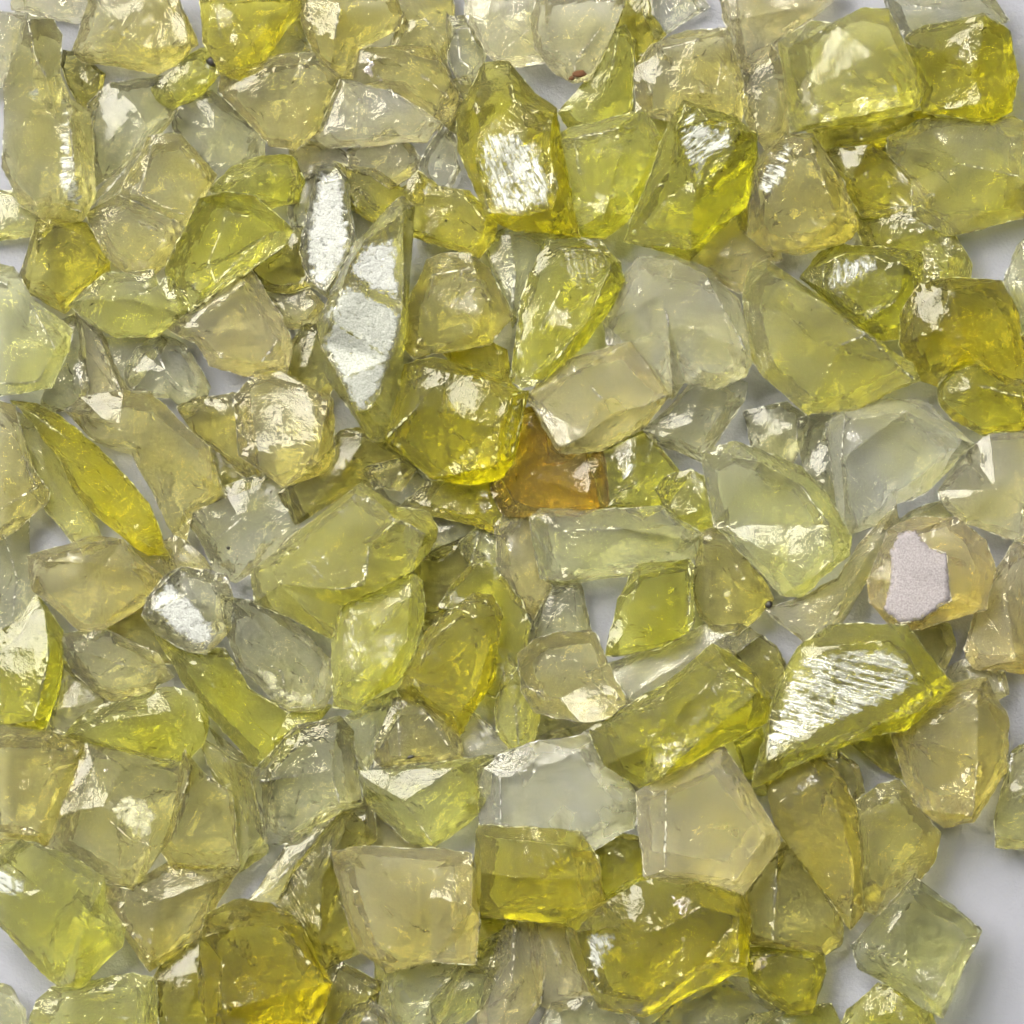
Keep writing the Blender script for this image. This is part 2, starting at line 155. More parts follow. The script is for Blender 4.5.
2|strawo|bumpy lime straw stone with a round pit beside the bare paper|856,805 880,787 899,783 914,805 939,835 931,862 899,899 877,912 861,908 857,840|T 870,800 898,798 915,830 890,850 868,835;F foil 898,864 912,860 916,868 910,878 902,874
2|clearg|clear greenish cube casting a shadow at the lower right|854,945 880,913 915,881 950,903 980,931 973,958 941,1016 900,992 860,967|R 876,950 905,905 920,890;R 876,950 905,975 940,1008;h 1.2
2|straws|tall straw block with a vertical seam at the right|892,728 925,695 960,687 985,680 1006,720 1005,770 973,819 945,824 915,805 905,765|R 975,690 976,760 970,815;R 920,700 915,735;h 1.2
2|olivep|narrow straw stone cut by the right edge beside the tall straw block|1012,753 1034,743 1034,847 997,844 994,815 1005,780|F pale 1000,808 1010,805 1008,815 1001,818
1|strawp|straw stone peeping out behind the top of the tall straw block|948,670 975,660 1000,668 1004,692 985,702 960,697|
1|olive|dark lime chip under the right end of the large striated stone|848,740 885,726 898,748 907,778 885,767|
1|strawo|small olive chip above the tall straw block right of the striated stone|910,623 946,628 950,645 941,670 925,662|
2|straw|small straw stone behind the slanting straw gold one|818,758 838,750 857,768 863,790 852,802 835,787|
2|limeo|thin lime ledge under the left end of the large striated stone|746,786 790,762 830,746 824,766 795,779 765,794|h .5
1|lime|small lime chip between the frosted pentagonal stone and the striated stone|738,745 760,733 770,758 763,777 748,774 741,758|
2|limegold|small lime cube with a pale left face below the dull triangular stone|746,950 775,946 820,954 823,972 809,1010 790,1012 753,990|T 780,955 812,958 802,995 775,985;F pink 750,951 776,950 768,968 757,980 750,970
2|limeo|lime stone on the bottom edge below the clear greenish cube|840,1036 850,1010 878,985 900,990 930,1013 940,1036|
1|lime|flat lime stone on the bottom edge left of the clear greenish cube|738,1036 760,1015 795,1010 825,1007 837,1036|h .7
1|clear|clear grey stone on the bottom edge below the gold lime stone|650,1036 680,1000 720,976 750,984 782,1010 738,1036|R 690,1000 720,985 725,1030
1|beige|upright grey beige stone under the left end of the gold block|480,1010 495,955 510,922 532,925 542,960 537,1000 512,1036 483,1036|R 515,930 512,980 500,1030;F foil 518,978 526,970 530,1000 521,1008
1|beige|brownish beige stone under the middle of the gold block|528,925 562,922 577,960 587,992 560,1007 540,1000 532,960|
1|clear|clear white stone on the bottom edge at the centre|538,1036 555,1004 590,998 622,1013 643,1036|
1|mint|clear crackled stone on the bottom edge below the beige square stone|390,975 420,962 467,962 457,990 432,1036 400,1036 383,1005|F foil 394,975 412,970 416,984 400,990;R 400,980 430,1000 425,1030
1|green|pale green stone on the bottom edge beside the upright grey beige one|463,960 485,948 502,933 507,960 492,985 480,1005 462,1022 438,1036 434,1000|
1|lime|small lime stone under the lower left corner of the gold block|476,918 514,920 507,950 492,972 473,967|
1|olive|olive stone right of the large round gold stone at the bottom|323,985 335,963 360,973 380,985 362,1010 347,1036 310,1036|
2|clears|small clear stone on the bottom edge right of the large round gold one|333,1036 350,1010 370,1000 389,1018 394,1036|
2|gold|thin upright yellow splinter below the beige square stone|375,962 386,966 391,1000 389,1036 381,1036 377,1000|h .4
0|grey|grey clear stone in the gap below the smooth tall olive gold one|458,732 475,713 500,738 530,752 560,735 592,722 575,742 535,752 510,767 480,764 462,752|
1|strawp|small straw chip above the white frosted plate|163,547 180,538 200,558 214,577 190,574 170,572|
1|straw|small straw chip at the lower end of the bright yellow blade|131,550 150,543 168,553 174,572 160,586 143,572|
1|beige|small beige chip above the upright silver blade|293,142 330,147 354,160 347,176 320,168 298,182|
0|gold|gold stone in the hollow right of the upright silver blade|343,168 375,174 395,188 413,183 414,200 387,204 375,217 352,202|
1|clear|pale clear chip between the two silver frosted stones|348,200 362,193 378,212 374,234 356,252 348,225|h .6
1|clear|narrow clear chip on the left flank of the upright silver blade|294,185 318,170 310,205 305,247 296,243 290,210|
0|olive|olive stone in the gap left of the long silver frosted stone|286,360 305,333 318,333 323,350 332,377 320,398 300,388|
1|olivep|olive stone cut by the left edge above the pale mint one|-12,192 20,197 52,220 42,234 -12,237|
1|olive|grey olive stone at the upper right end of the thick lime rod|723,645 745,628 772,648 784,668 775,692 755,682 740,660|
1|strawo|small olive chip left of the golden top of the big silver striated one|449,85 468,80 473,100 460,127 445,130 438,118|
1|green|small pale green chip right of the silver glint stone near the centre|463,546 480,530 502,540 507,562 485,566 473,562|
2|limeo|narrow lime sliver between the two big silver patched stones at the top|648,113 664,112 670,135 664,160 652,168 646,140|h .7
1|olivec|olive stone under the right end of the long lime blade at the left|215,735 245,760 268,772 262,800 258,830 240,790 225,760|
0|straw|straw stone below the pale lime stone with the bright right corner|372,800 405,838 428,846 400,850 372,848|
"""
sc = bpy.context.scene
col = sc.collection

# ------------------------------------------------------------------ materials
def nd(nt, t, **kw):
    n = nt.nodes.new(t)
    for k, v in kw.items():
        if k in n.inputs: n.inputs[k].default_value = v
        else: setattr(n, k, v)
    return n

# transmittance over 40 u, base tint, milkiness, frost (roughness shift)
COL = {
 'straw':  ((.92,.895,.55), (.97,.955,.80), .16, .10),
 'strawp': ((.93,.905,.62), (.97,.955,.83), .22, .12),
 'strawo': ((.885,.865,.46), (.95,.935,.70), .16, .14),
 'straws': ((.92,.895,.60), (.97,.95,.80), .22, .18),
 'golds':  ((.915,.88,.46), (.96,.94,.68), .16, .08),
 'beige':  ((.90,.875,.64), (.96,.94,.80), .24, .20),
 'beigef': ((.92,.90,.69), (.97,.955,.82), .34, .34),
 'beigeo': ((.89,.86,.54), (.96,.94,.74), .24, .20),
 'tan':    ((.86,.835,.50), (.94,.93,.70), .24, .22),
 'pale':   ((.95,.93,.76), (.99,.98,.89), .26, .15),
 'clear':  ((.945,.94,.80), (.98,.98,.92), .10, .05),
 'clears': ((.94,.925,.70), (.98,.97,.86), .14, .08),
 'clearg': ((.92,.925,.74), (.965,.97,.87), .12, .08),
 'grey':   ((.93,.925,.84), (.97,.97,.92), .32, .28),
 'milk':   ((.955,.96,.915), (.975,.98,.95), .34, .25),
 'ice':    ((.945,.948,.91), (.955,.96,.94), .24, .40),
 'mint':   ((.925,.935,.66), (.96,.97,.84), .26, .20),
 'green':  ((.905,.91,.50), (.955,.965,.74), .20, .10),
 'olive':  ((.82,.80,.40), (.92,.91,.62), .10, .10),
 'olivec': ((.89,.88,.56), (.95,.94,.75), .10, .10),
 'olivep': ((.885,.88,.46), (.95,.95,.70), .24, .20),
 'lime':   ((.885,.885,.26), (.95,.955,.50), .16, .08),
 'limeo':  ((.89,.885,.32), (.955,.955,.56), .16, .08),
 'yelgreen':((.95,.955,.38), (.98,.985,.60), .28, .12),
 'yellow': ((.92,.90,.18), (.975,.955,.40), .16, .05),
 'limegold':((.895,.88,.24), (.955,.945,.46), .12, .05),
 'gold':   ((.885,.865,.20), (.94,.92,.40), .20, .15),
 'amber':  ((.89,.865,.30), (.95,.93,.46), .10, .06),
 'amberp': ((.88,.855,.32), (.94,.925,.54), .12, .08),
 'orange': ((.90,.79,.26), (.96,.86,.40), .16, .12),
 'peach':  ((.93,.88,.56), (.98,.945,.74), .30, .22),
}

def gem_material(name, spec):
    T, tint, milk, frost = spec; milk *= MILK; frost *= FROST; tint = [t**e_ for t, e_ in zip(tint, (1.2, 1.28, 1.1) if T[2] < .7 else (1.15, 1.1, 1.15))]
    m = bpy.data.materials.new('crystal_' + name); m.use_nodes = True
    nt = m.node_tree; nt.nodes.clear(); L = nt.links.new
    out = nd(nt, 'ShaderNodeOutputMaterial')
    tc = nd(nt, 'ShaderNodeTexCoord')
    oi = nd(nt, 'ShaderNodeObjectInfo')
    # every stone reads another part of the noise field
    off = nd(nt, 'ShaderNodeVectorMath', operation='SCALE'); off.inputs[0].default_value = (.37, .81, .53)
    mul = nd(nt, 'ShaderNodeMath', operation='MULTIPLY'); mul.inputs[1].default_value = 9.0
    L(oi.outputs['Random'], mul.inputs[0]); L(mul.outputs[0], off.inputs['Scale'])
    add = nd(nt, 'ShaderNodeVectorMath', operation='ADD')
    L(tc.outputs['Object'], add.inputs[0]); L(off.outputs[0], add.inputs[1])
    rot = nd(nt, 'ShaderNodeVectorRotate', rotation_type='Z_AXIS')
    m2 = nd(nt, 'ShaderNodeMath', operation='MULTIPLY'); m2.inputs[1].default_value = 37.0
    L(oi.outputs['Random'], m2.inputs[0]); L(m2.outputs[0], rot.inputs['Angle']); L(add.outputs[0], rot.inputs['Vector'])
    vec = rot.outputs[0]
    n1 = nd(nt, 'ShaderNodeTexNoise', Scale=1/(55*U), Detail=2.0, Roughness=.6); L(vec, n1.inputs['Vector'])
    n2 = nd(nt, 'ShaderNodeTexNoise', Scale=1/(11*U), Detail=3.0, Roughness=.65); L(vec, n2.inputs['Vector'])
    n3 = nd(nt, 'ShaderNodeTexNoise', Scale=1/(3.2*U), Detail=1.0, Roughness=.6); L(vec, n3.inputs['Vector'])
    vo = nd(nt, 'ShaderNodeTexVoronoi', Scale=1/(14*U)); L(vec, vo.inputs['Vector'])
    # stretched coordinate: growth lines and fracture striae
    mp = nd(nt, 'ShaderNodeMapping'); mp.inputs['Scale'].default_value = (1/(4.5*U), 1/(60*U), 1/(30*U)); L(vec, mp.inputs['Vector'])
    ns = nd(nt, 'ShaderNodeTexNoise', Scale=1.0, Detail=2.0, Roughness=.6); L(mp.outputs[0], ns.inputs['Vector'])
    # body colour with mineral zoning
    ramp = nd(nt, 'ShaderNodeMapRange'); ramp.inputs['From Min'].default_value = .35; ramp.inputs['From Max'].default_value = .68
    L(n1.outputs['Fac'], ramp.inputs['Value'])
    mixc = nd(nt, 'ShaderNodeMix', data_type='RGBA')
    mixc.inputs['A'].default_value = (*[t**.55 for t in tint], 1)
    mixc.inputs['B'].default_value = (tint[0]*.96, tint[1]*.94, tint[2]*.60, 1)
    L(ramp.outputs[0], mixc.inputs['Factor'])
    p = nd(nt, 'ShaderNodeBsdfPrincipled')
    L(mixc.outputs['Result'], p.inputs['Base Color'])
    p.inputs['IOR'].default_value = IOR
    # milky clouds: where they are thick less light goes straight through
    cl = nd(nt, 'ShaderNodeMapRange'); cl.inputs['From Min'].default_value = .38; cl.inputs['From Max'].default_value = .72
    cl.inputs['To Min'].default_value = 1 - milk*.75; cl.inputs['To Max'].default_value = max(.25, 1 - milk*1.25)
    mm = nd(nt, 'ShaderNodeMath', operation='ADD'); 
    sc2 = nd(nt, 'ShaderNodeMath', operation='MULTIPLY_ADD'); sc2.inputs[1].default_value = .12; sc2.inputs[2].default_value = -.06
    L(n2.outputs['Fac'], sc2.inputs[0]); L(n1.outputs['Fac'], mm.inputs[0]); L(sc2.outputs[0], mm.inputs[1])
    L(mm.outputs[0], cl.inputs['Value']); L(cl.outputs[0], p.inputs['Transmission Weight'])
    rr = nd(nt, 'ShaderNodeMapRange'); rr.inputs['From Min'].default_value = .35; rr.inputs['From Max'].default_value = .7
    rr.inputs['To Min'].default_value = .02 + frost*.4; rr.inputs['To Max'].default_value = .14 + frost*1.1
    L(mm.outputs[0], rr.inputs['Value']); L(rr.outputs[0], p.inputs['Roughness'])
    # relief: broad conchoidal waves, striae, pits
    h1 = nd(nt, 'ShaderNodeMath', operation='MULTIPLY'); h1.inputs[1].default_value = 1.2; L(n2.outputs['Fac'], h1.inputs[0])
    h2 = nd(nt, 'ShaderNodeMath', operation='MULTIPLY_ADD'); h2.inputs[1].default_value = .75; L(n3.outputs['Fac'], h2.inputs[0]); L(h1.outputs[0], h2.inputs[2])
    gate = nd(nt, 'ShaderNodeMapRange'); gate.inputs['From Min'].default_value = .5; gate.inputs['From Max'].default_value = .62
    L(n1.outputs['Fac'], gate.inputs['Value'])
    h3 = nd(nt, 'ShaderNodeMath', operation='MULTIPLY'); L(ns.outputs['Fac'], h3.inputs[0]); L(gate.outputs[0], h3.inputs[1])
    h4 = nd(nt, 'ShaderNodeMath', operation='MULTIPLY_ADD'); h4.inputs[1].default_value = 1.8; L(h3.outputs[0], h4.inputs[0]); L(h2.outputs[0], h4.inputs[2])
    pit = nd(nt, 'ShaderNodeMapRange'); pit.inputs['From Min'].default_value = 0; pit.inputs['From Max'].default_value = .16
    pit.inputs['To Min'].default_value = -1.4; pit.inputs['To Max'].default_value = 0; L(vo.outputs['Distance'], pit.inputs['Value'])
    h5 = nd(nt, 'ShaderNodeMath', operation='ADD'); L(h4.outputs[0], h5.inputs[0]); L(pit.outputs[0], h5.inputs[1])
    b = nd(nt, 'ShaderNodeBump', Strength=BUMP*max(.35, 1 - frost*2.2), Distance=U*1.0); L(h5.outputs[0], b.inputs['Height']); L(b.outputs[0], p.inputs['Normal'])
    tr = nd(nt, 'ShaderNodeBsdfTransparent'); tr.inputs['Color'].default_value = (*tint, 1)
    ms = nd(nt, 'ShaderNodeMixShader'); ms.inputs[0].default_value = THRU; L(p.outputs[0], ms.inputs[1]); L(tr.outputs[0], ms.inputs[2])
    L(ms.outputs[0], out.inputs['Surface']); vol(nt, T, out)
    return m
BUMP = .4; ABSORB = 1.0; MILK = .34; FROST = .42; IOR = 1.43; THRU = .12

def chip_material(name, spec):
    """bruised edges: ground pale by knocks, bright rim glints put into the colour, in broken runs along the edge"""
    T, tint, milk, frost = spec; milk *= MILK; frost *= FROST
    m = bpy.data.materials.new('chipped_edge_' + name); m.use_nodes = True
    nt = m.node_tree; nt.nodes.clear(); L = nt.links.new
    out = nd(nt, 'ShaderNodeOutputMaterial'); tc = nd(nt, 'ShaderNodeTexCoord')
    n = nd(nt, 'ShaderNodeTexNoise', Scale=1/(8*U), Detail=3.0, Roughness=.7); L(tc.outputs['Object'], n.inputs['Vector'])
    n2 = nd(nt, 'ShaderNodeTexNoise', Scale=1/(2.4*U), Detail=1.0); L(tc.outputs['Object'], n2.inputs['Vector'])
    p = nd(nt, 'ShaderNodeBsdfPrincipled', IOR=IOR)
    g = nd(nt, 'ShaderNodeMapRange'); g.inputs['From Min'].default_value = .5; g.inputs['From Max'].default_value = .64
    g.inputs['To Min'].default_value = min(.9, 1 - milk); g.inputs['To Max'].default_value = .35; L(n.outputs['Fac'], g.inputs['Value']); L(g.outputs[0], p.inputs['Transmission Weight'])
    g2 = nd(nt, 'ShaderNodeMapRange'); g2.inputs['From Min'].default_value = .5; g2.inputs['From Max'].default_value = .64
    g2.inputs['To Min'].default_value = .12 + frost*.9; g2.inputs['To Max'].default_value = .5; L(n.outputs['Fac'], g2.inputs['Value']); L(g2.outputs[0], p.inputs['Roughness'])
    p.inputs['Base Color'].default_value = (*[min(1, t*.8 + .2) for t in tint], 1)  # paler tint paints bright glints along the chipped edges
    b = nd(nt, 'ShaderNodeBump', Strength=.7, Distance=U*1.4); L(n2.outputs['Fac'], b.inputs['Height']); L(b.outputs[0], p.inputs['Normal'])
    tr = nd(nt, 'ShaderNodeBsdfTransparent'); tr.inputs['Color'].default_value = (*tint, 1)
    ms = nd(nt, 'ShaderNodeMixShader'); ms.inputs[0].default_value = THRU; L(p.outputs[0], ms.inputs[1]); L(tr.outputs[0], ms.inputs[2])
    L(ms.outputs[0], out.inputs['Surface'])
    vol(nt, T, out)
    return m
def vol(nt, T, out):
    va = nd(nt, 'ShaderNodeVolumeAbsorption')
    sig = [-math.log(t*k_)/(40*U)*ABSORB for t, k_ in zip(T, (1, .993 if T[2] < .7 else 1, 1))]; d = max(sig)*1.02
    va.inputs['Density'].default_value = d
    va.inputs['Color'].default_value = (*[1 - s/d for s in sig], 1)
    nt.links.new(va.outputs[0], out.inputs['Volume'])

def face_material(kind):
    """cleavage faces ground matt, or silver glints and bright spots put into the colour; ragged, with gaps where the clear crystal shows"""
    P = dict(
      chalk=((.50,.52,.50), .5, .12, .36, 0, .9),  foil=((.56,.58,.53), .34, .45, .46, 1, .9),  # foil kinds carry silvery lamp reflections in their own colour
      grind=((.40,.42,.38), .5, .2, .34, 0, .9),  foil2=((.62,.65,.60), .38, .3, .36, 1, .5),   foil3=((.60,.62,.55), .27, .55, .47, 2, 1.0),
      pink=((.80,.73,.70), .45, .2, .40, 0, .6),    pinkm=((.31,.285,.30), .6, .1, .20, 0, .5),
      pinkfoil=((.85,.80,.82), .18, .6, .47, 1, 1.0), pale=((.93,.93,.66), .35, .25, .43, 0, .5),  # pale: lit corners, bright rims and flashes painted on, also cloudy patches
      crust=((.88,.80,.45), .2, .4, .50, 0, 1.2))[kind]
    colr, rough, metal, hole, stri, bump = P
    m = bpy.data.materials.new('cleavage_or_glint_' + kind); m.use_nodes = True
    nt = m.node_tree; nt.nodes.clear(); L = nt.links.new
    out = nd(nt, 'ShaderNodeOutputMaterial'); tc = nd(nt, 'ShaderNodeTexCoord')
    n2 = nd(nt, 'ShaderNodeTexNoise', Scale=1/(6*U), Detail=6.0, Roughness=.7); L(tc.outputs['Object'], n2.inputs['Vector'])
    n3 = nd(nt, 'ShaderNodeTexNoise', Scale=1/(1.8*U), Detail=3.0, Roughness=.7); L(tc.outputs['Object'], n3.inputs['Vector'])
    rot = nd(nt, 'ShaderNodeVectorRotate', rotation_type='Z_AXIS'); L(tc.outputs['Object'], rot.inputs['Vector'])
    if kind == 'foil':
        oi = nd(nt, 'ShaderNodeObjectInfo'); ra = nd(nt, 'ShaderNodeMath', operation='MULTIPLY'); ra.inputs[1].default_value = 3.14; L(oi.outputs['Random'], ra.inputs[0]); L(ra.outputs[0], rot.inputs['Angle'])
    else: rot.inputs['Angle'].default_value = math.radians({0:0, 1:28, 2:14}[stri])
    mp = nd(nt, 'ShaderNodeMapping'); mp.inputs['Scale'].default_value = {'foil': (1/(24*U), 1/(6*U), 1/(20*U)), 'foil2': (1/(40*U), 1/(7*U), 1/(20*U)), 'foil3': (1/(55*U), 1/(4*U), 1/(20*U))}.get(kind, (1/(9*U), 1/(7*U), 1/(9*U)))
    L(rot.outputs[0], mp.inputs['Vector'])
    ns = nd(nt, 'ShaderNodeTexNoise', Scale=1.0, Detail=4.0, Roughness=.65, Distortion=1.6 if kind == 'foil' else .9); L(mp.outputs[0], ns.inputs['Vector'])
    p = nd(nt, 'ShaderNodeBsdfPrincipled', Roughness=rough, Metallic=metal)
    dk = nd(nt, 'ShaderNodeMapRange'); dk.inputs['From Min'].default_value = .3; dk.inputs['From Max'].default_value = .62
    dk.inputs['To Min'].default_value = .55; dk.inputs['To Max'].default_value = 1.0
    L((ns if stri else n3).outputs['Fac'], dk.inputs['Value'])
    mc = nd(nt, 'ShaderNodeVectorMath', operation='SCALE'); mc.inputs[0].default_value = colr; L(dk.outputs[0], mc.inputs['Scale'])
    L(mc.outputs[0], p.inputs['Base Color'])
    a = nd(nt, 'ShaderNodeMath', operation='MULTIPLY_ADD'); a.inputs[1].default_value = .55
    half = nd(nt, 'ShaderNodeMath', operation='MULTIPLY'); half.inputs[1].default_value = .45; L(n2.outputs['Fac'], half.inputs[0])
    L(ns.outputs['Fac'], a.inputs[0]); L(half.outputs[0], a.inputs[2])
    b = nd(nt, 'ShaderNodeBump', Strength=bump, Distance=U*2.5); L(a.outputs[0], b.inputs['Height']); L(b.outputs[0], p.inputs['Normal'])
    at = nd(nt, 'ShaderNodeAttribute', attribute_name='edge_fade'); fd = nd(nt, 'ShaderNodeMath', operation='ADD'); L(a.outputs[0], fd.inputs[0])
    fm = nd(nt, 'ShaderNodeMath', operation='MULTIPLY_ADD'); fm.inputs[1].default_value = .24; fm.inputs[2].default_value = -.24; L(at.outputs['Fac'], fm.inputs[0]); L(fm.outputs[0], fd.inputs[1])
    al = nd(nt, 'ShaderNodeMapRange'); al.inputs['From Min'].default_value = hole - .03; al.inputs['From Max'].default_value = hole + .10
    al.inputs['To Min'].default_value = .0; al.inputs['To Max'].default_value = {'pale': .4, 'pink': .85, 'pinkm': .84, 'chalk': .86, 'crust': .7}.get(kind, .85)
    L(fd.outputs[0], al.inputs['Value']); L(al.outputs[0], p.inputs['Alpha'])
    L(p.outputs[0], out.inputs['Surface'])
    return m

MATS = {}
def gem(n):
    if n not in MATS: MATS[n] = gem_material(n, COL[n])
    return MATS[n]
def chip(n):
    k = 'chip_' + n
    if k not in MATS: MATS[k] = chip_material(n, COL[n])
    return MATS[k]
def facem(n):
    k = 'face_' + n
    if k not in MATS: MATS[k] = face_material(n)
    return MATS[k]

# ------------------------------------------------------------------ geometry
def pts(s): return [tuple(float(v) for v in p.split(',')) for p in s.split()]
def area_c(P):
    a = cx = cy = 0
    for (x0, y0), (x1, y1) in zip(P, P[1:] + P[:1]):
        k = x0*y1 - x1*y0; a += k; cx += (x0+x1)*k; cy += (y0+y1)*k
    return a/2, cx/(3*a), cy/(3*a)
def inside(P, x, y):
    r = False
    for (x0, y0), (x1, y1) in zip(P, P[1:] + P[:1]):
        if (y0 > y) != (y1 > y) and x < (x1-x0)*(y-y0)/(y1-y0) + x0: r = not r
    return r
def cross_dist(P, x, y):
    best = 1e9
    for (x0, y0), (x1, y1) in zip(P, P[1:] + P[:1]):
        dx, dy = x1-x0, y1-y0; t = max(0, min(1, ((x-x0)*dx + (y-y0)*dy)/(dx*dx+dy*dy+1e-9)))
        best = min(best, math.hypot(x-x0-t*dx, y-y0-t*dy))
    return best

def split_long(bm, maxlen, rounds=5):
    for _ in range(rounds):
        long_ = [e for e in bm.edges if e.calc_length() > maxlen]
        if not long_: break
        bmesh.ops.subdivide_edges(bm, edges=long_, cuts=1, use_grid_fill=False)
        bmesh.ops.triangulate(bm, faces=[f for f in bm.faces if len(f.verts) > 3])

def crystal_bmesh(P, feats, T, rng, hollow):
    """P: outline about the origin (u, y up). Closed fractured crystal, girdle part way up."""
    n = len(P)
    seed = Vector((rng.uniform(-900, 900), rng.uniform(-900, 900), rng.uniform(-900, 900)))
    tilt = rng.uniform(0, 6.28); ta = rng.uniform(.06, .2)
    W = max(max(abs(x), abs(y)) for x, y in P)
    def plane(x, y): return 1 + ta*(x*math.cos(tilt) + y*math.sin(tilt))/W
    V = []; Z = []
    for x, y in P:
        V.append((x, y)); Z.append(T*(rng.uniform(.5, .68) if any(f[0] == 'R' for f in feats) else rng.uniform(.7, .88))*plane(x, y))
    E = []
    lines = [f for f in feats]
    if not lines and not hollow:        # a broken top of its own
        mode = rng.choice(['chord', 'chord', 'chord2', 'ridge', 'table'])
        if mode == 'ridge':
            i = rng.randrange(n); j = (i + n//2 + rng.choice([-1, 0, 1])) % n
            a, b = P[i], P[j]
            k = rng.uniform(.6, .95)
            lines.append(('R', [(a[0]*k, a[1]*k), (rng.uniform(-.15, .15)*W, rng.uniform(-.15, .15)*W), (b[0]*k*.9, b[1]*k*.9)]))
        elif mode == 'table':
            k = rng.uniform(.72, .82); o = (rng.uniform(-.14, .14)*W, rng.uniform(-.14, .14)*W)
            q = [(x*k*rng.uniform(.9, 1.08)+o[0], y*k*rng.uniform(.9, 1.08)+o[1]) for i, (x, y) in enumerate(P) if i % 2 == 0 or rng.random() < .3]
            lines.append(('T', q))
        else:                            # flat face running out to the rim on one side, slopes on the other
            th = rng.uniform(0, 6.28)
            for k in range(2 if mode == 'chord2' else 1):
                t = th + k*rng.uniform(1.4, 2.6); dx, dy = math.cos(t), math.sin(t); off = rng.uniform(.1, .42)
                ext = min(max(x*dx+y*dy for x, y in P), 1e9)*off
                c = []
                for (x0, y0), (x1, y1) in zip(P, P[1:] + P[:1]):
                    s0, s1 = x0*dx+y0*dy-ext, x1*dx+y1*dy-ext
                    if s0*s1 < 0:
                        u = s0/(s0-s1); c.append(((x0+(x1-x0)*u)*.93, (y0+(y1-y0)*u)*.93))
                if len(c) == 2:
                    m = ((c[0][0]+c[1][0])/2 + rng.uniform(-.12, .12)*W, (c[0][1]+c[1][1])/2 + rng.uniform(-.12, .12)*W)
                    if k == 0: lines.append(('R', [c[0], m, c[1]]))
                    else: lines.append(('R', [m, c[0] if rng.random() < .5 else c[1]]))
                for i, (x, y) in enumerate(P):
                    if x*dx+y*dy < ext and k == 0: Z[i] = T*rng.uniform(.82, .95)*plane(x, y)
                    elif x*dx+y*dy >= ext: Z[i] = T*rng.uniform(.38, .5)*plane(x, y)
    for kind, Q in lines:
        s = len(V); closed = kind != 'R'
        for (x, y) in Q:
            d = cross_dist(P, x, y); ins = inside(P, x, y)
            z = T*plane(x, y)*(.58 if kind == 'D' else 1 if closed else rng.uniform(1.0, 1.1))
            if not ins: continue
            if d < 4: z = T*plane(x, y)*.8
            if closed and kind == 'F': z *= 1.02
            V.append((x, y)); Z.append(z)
        m = len(V) - s
        E += [(s+i, s+i+1) for i in range(m-1)]
        if closed and m > 2: E.append((s+m-1, s))
    r = delaunay_2d_cdt([Vector(v) for v in V], E, [list(range(n))], 1, 1e-3)
    vo, eo, fo, ov = r[0], r[1], r[2], r[3]
    bm = bmesh.new(); top = []
    for co, src in zip(vo, ov):
        if src: z = sum(Z[i] for i in src)/len(src)
        else:
            w = [(1/(((co.x-a)**2+(co.y-b)**2)+1), z) for (a, b), z in zip(V, Z)]; w.sort(reverse=True); w = w[:2]
            z = sum(a*b for a, b in w)/sum(a for a, b in w)
        top.append(bm.verts.new((co.x, co.y, z)))
    idx = {}
    for i, src in enumerate(ov):
        for s_ in src: idx[s_] = i
    for f in fo:
        try: bm.faces.new([top[i] for i in f])
        except ValueError: pass
    bm.normal_update()
    for f in bm.faces:
        if f.normal.z < 0: f.normal_flip()
    if hollow:
        mid = []
        for i in range(n):
            a, b, c = P[i-1], P[i], P[(i+1) % n]
            tx, ty = c[0]-a[0], c[1]-a[1]; l = math.hypot(tx, ty)+1e-6
            sgn = 1 if area_c(P)[0] > 0 else -1
            mid.append((b[0]-ty/l*3*sgn, b[1]+tx/l*3*sgn))
        low = [bm.verts.new((x, y, rng.uniform(0, .1)*T)) for x, y in mid]
    else:
        kk = rng.uniform(.62, .8); ox, oy = rng.uniform(-.08, .08)*W, rng.uniform(-.08, .08)*W
        low = [bm.verts.new((x*kk*rng.uniform(.88, 1.08)+ox, y*kk*rng.uniform(.88, 1.08)+oy, rng.uniform(0, .16)*T)) for x, y in P]
    ring = [top[idx[i]] for i in range(n) if i in idx]
    if len(ring) == n:
        for i in range(n):
            j = (i+1) % n
            a, b, c, d = top[idx[i]], top[idx[j]], low[j], low[i]
            tri = [(a, b, c), (a, c, d)] if rng.random() < .5 else [(a, b, d), (b, c, d)]
            for t in tri:
                try: bm.faces.new(t)
                except ValueError: pass
    if hollow:
        f = bm.faces.new(low); bmesh.ops.triangulate(bm, faces=[f])
    else:
        cv = bm.verts.new((ox + rng.uniform(-.15, .15)*W, oy + rng.uniform(-.15, .15)*W, rng.uniform(0, .12)*T))
        in_ = [bm.verts.new((v.co.x*k2 + ox*.5, v.co.y*k2 + oy*.5, z2)) for v, k2, z2 in [(v, rng.uniform(.42, .66), rng.uniform(-.04, .14)*T) for v in low]]
        for i in range(n):
            j = (i+1) % n
            bm.faces.new((low[i], low[j], in_[j])); bm.faces.new((low[i], in_[j], in_[i])); bm.faces.new((in_[i], in_[j], cv))
    bmesh.ops.recalc_face_normals(bm, faces=bm.faces)
    bmesh.ops.holes_fill(bm, edges=[e for e in bm.edges if e.is_boundary])
    # broken, not knife-sharp, edges
    bm.normal_update()
    def near(e):                        # the edge runs along the girdle or a ridge that was asked for
        a, b = (round(e.verts[0].co.x, 2), round(e.verts[0].co.y, 2)), (round(e.verts[1].co.x, 2), round(e.verts[1].co.y, 2))
        return (a, b) in keep or (b, a) in keep
    keep = set()
    rp = lambda p: (round(p[0], 2), round(p[1], 2))
    for a, b in zip(P, P[1:] + P[:1]): keep.add((rp(a), rp(b)))
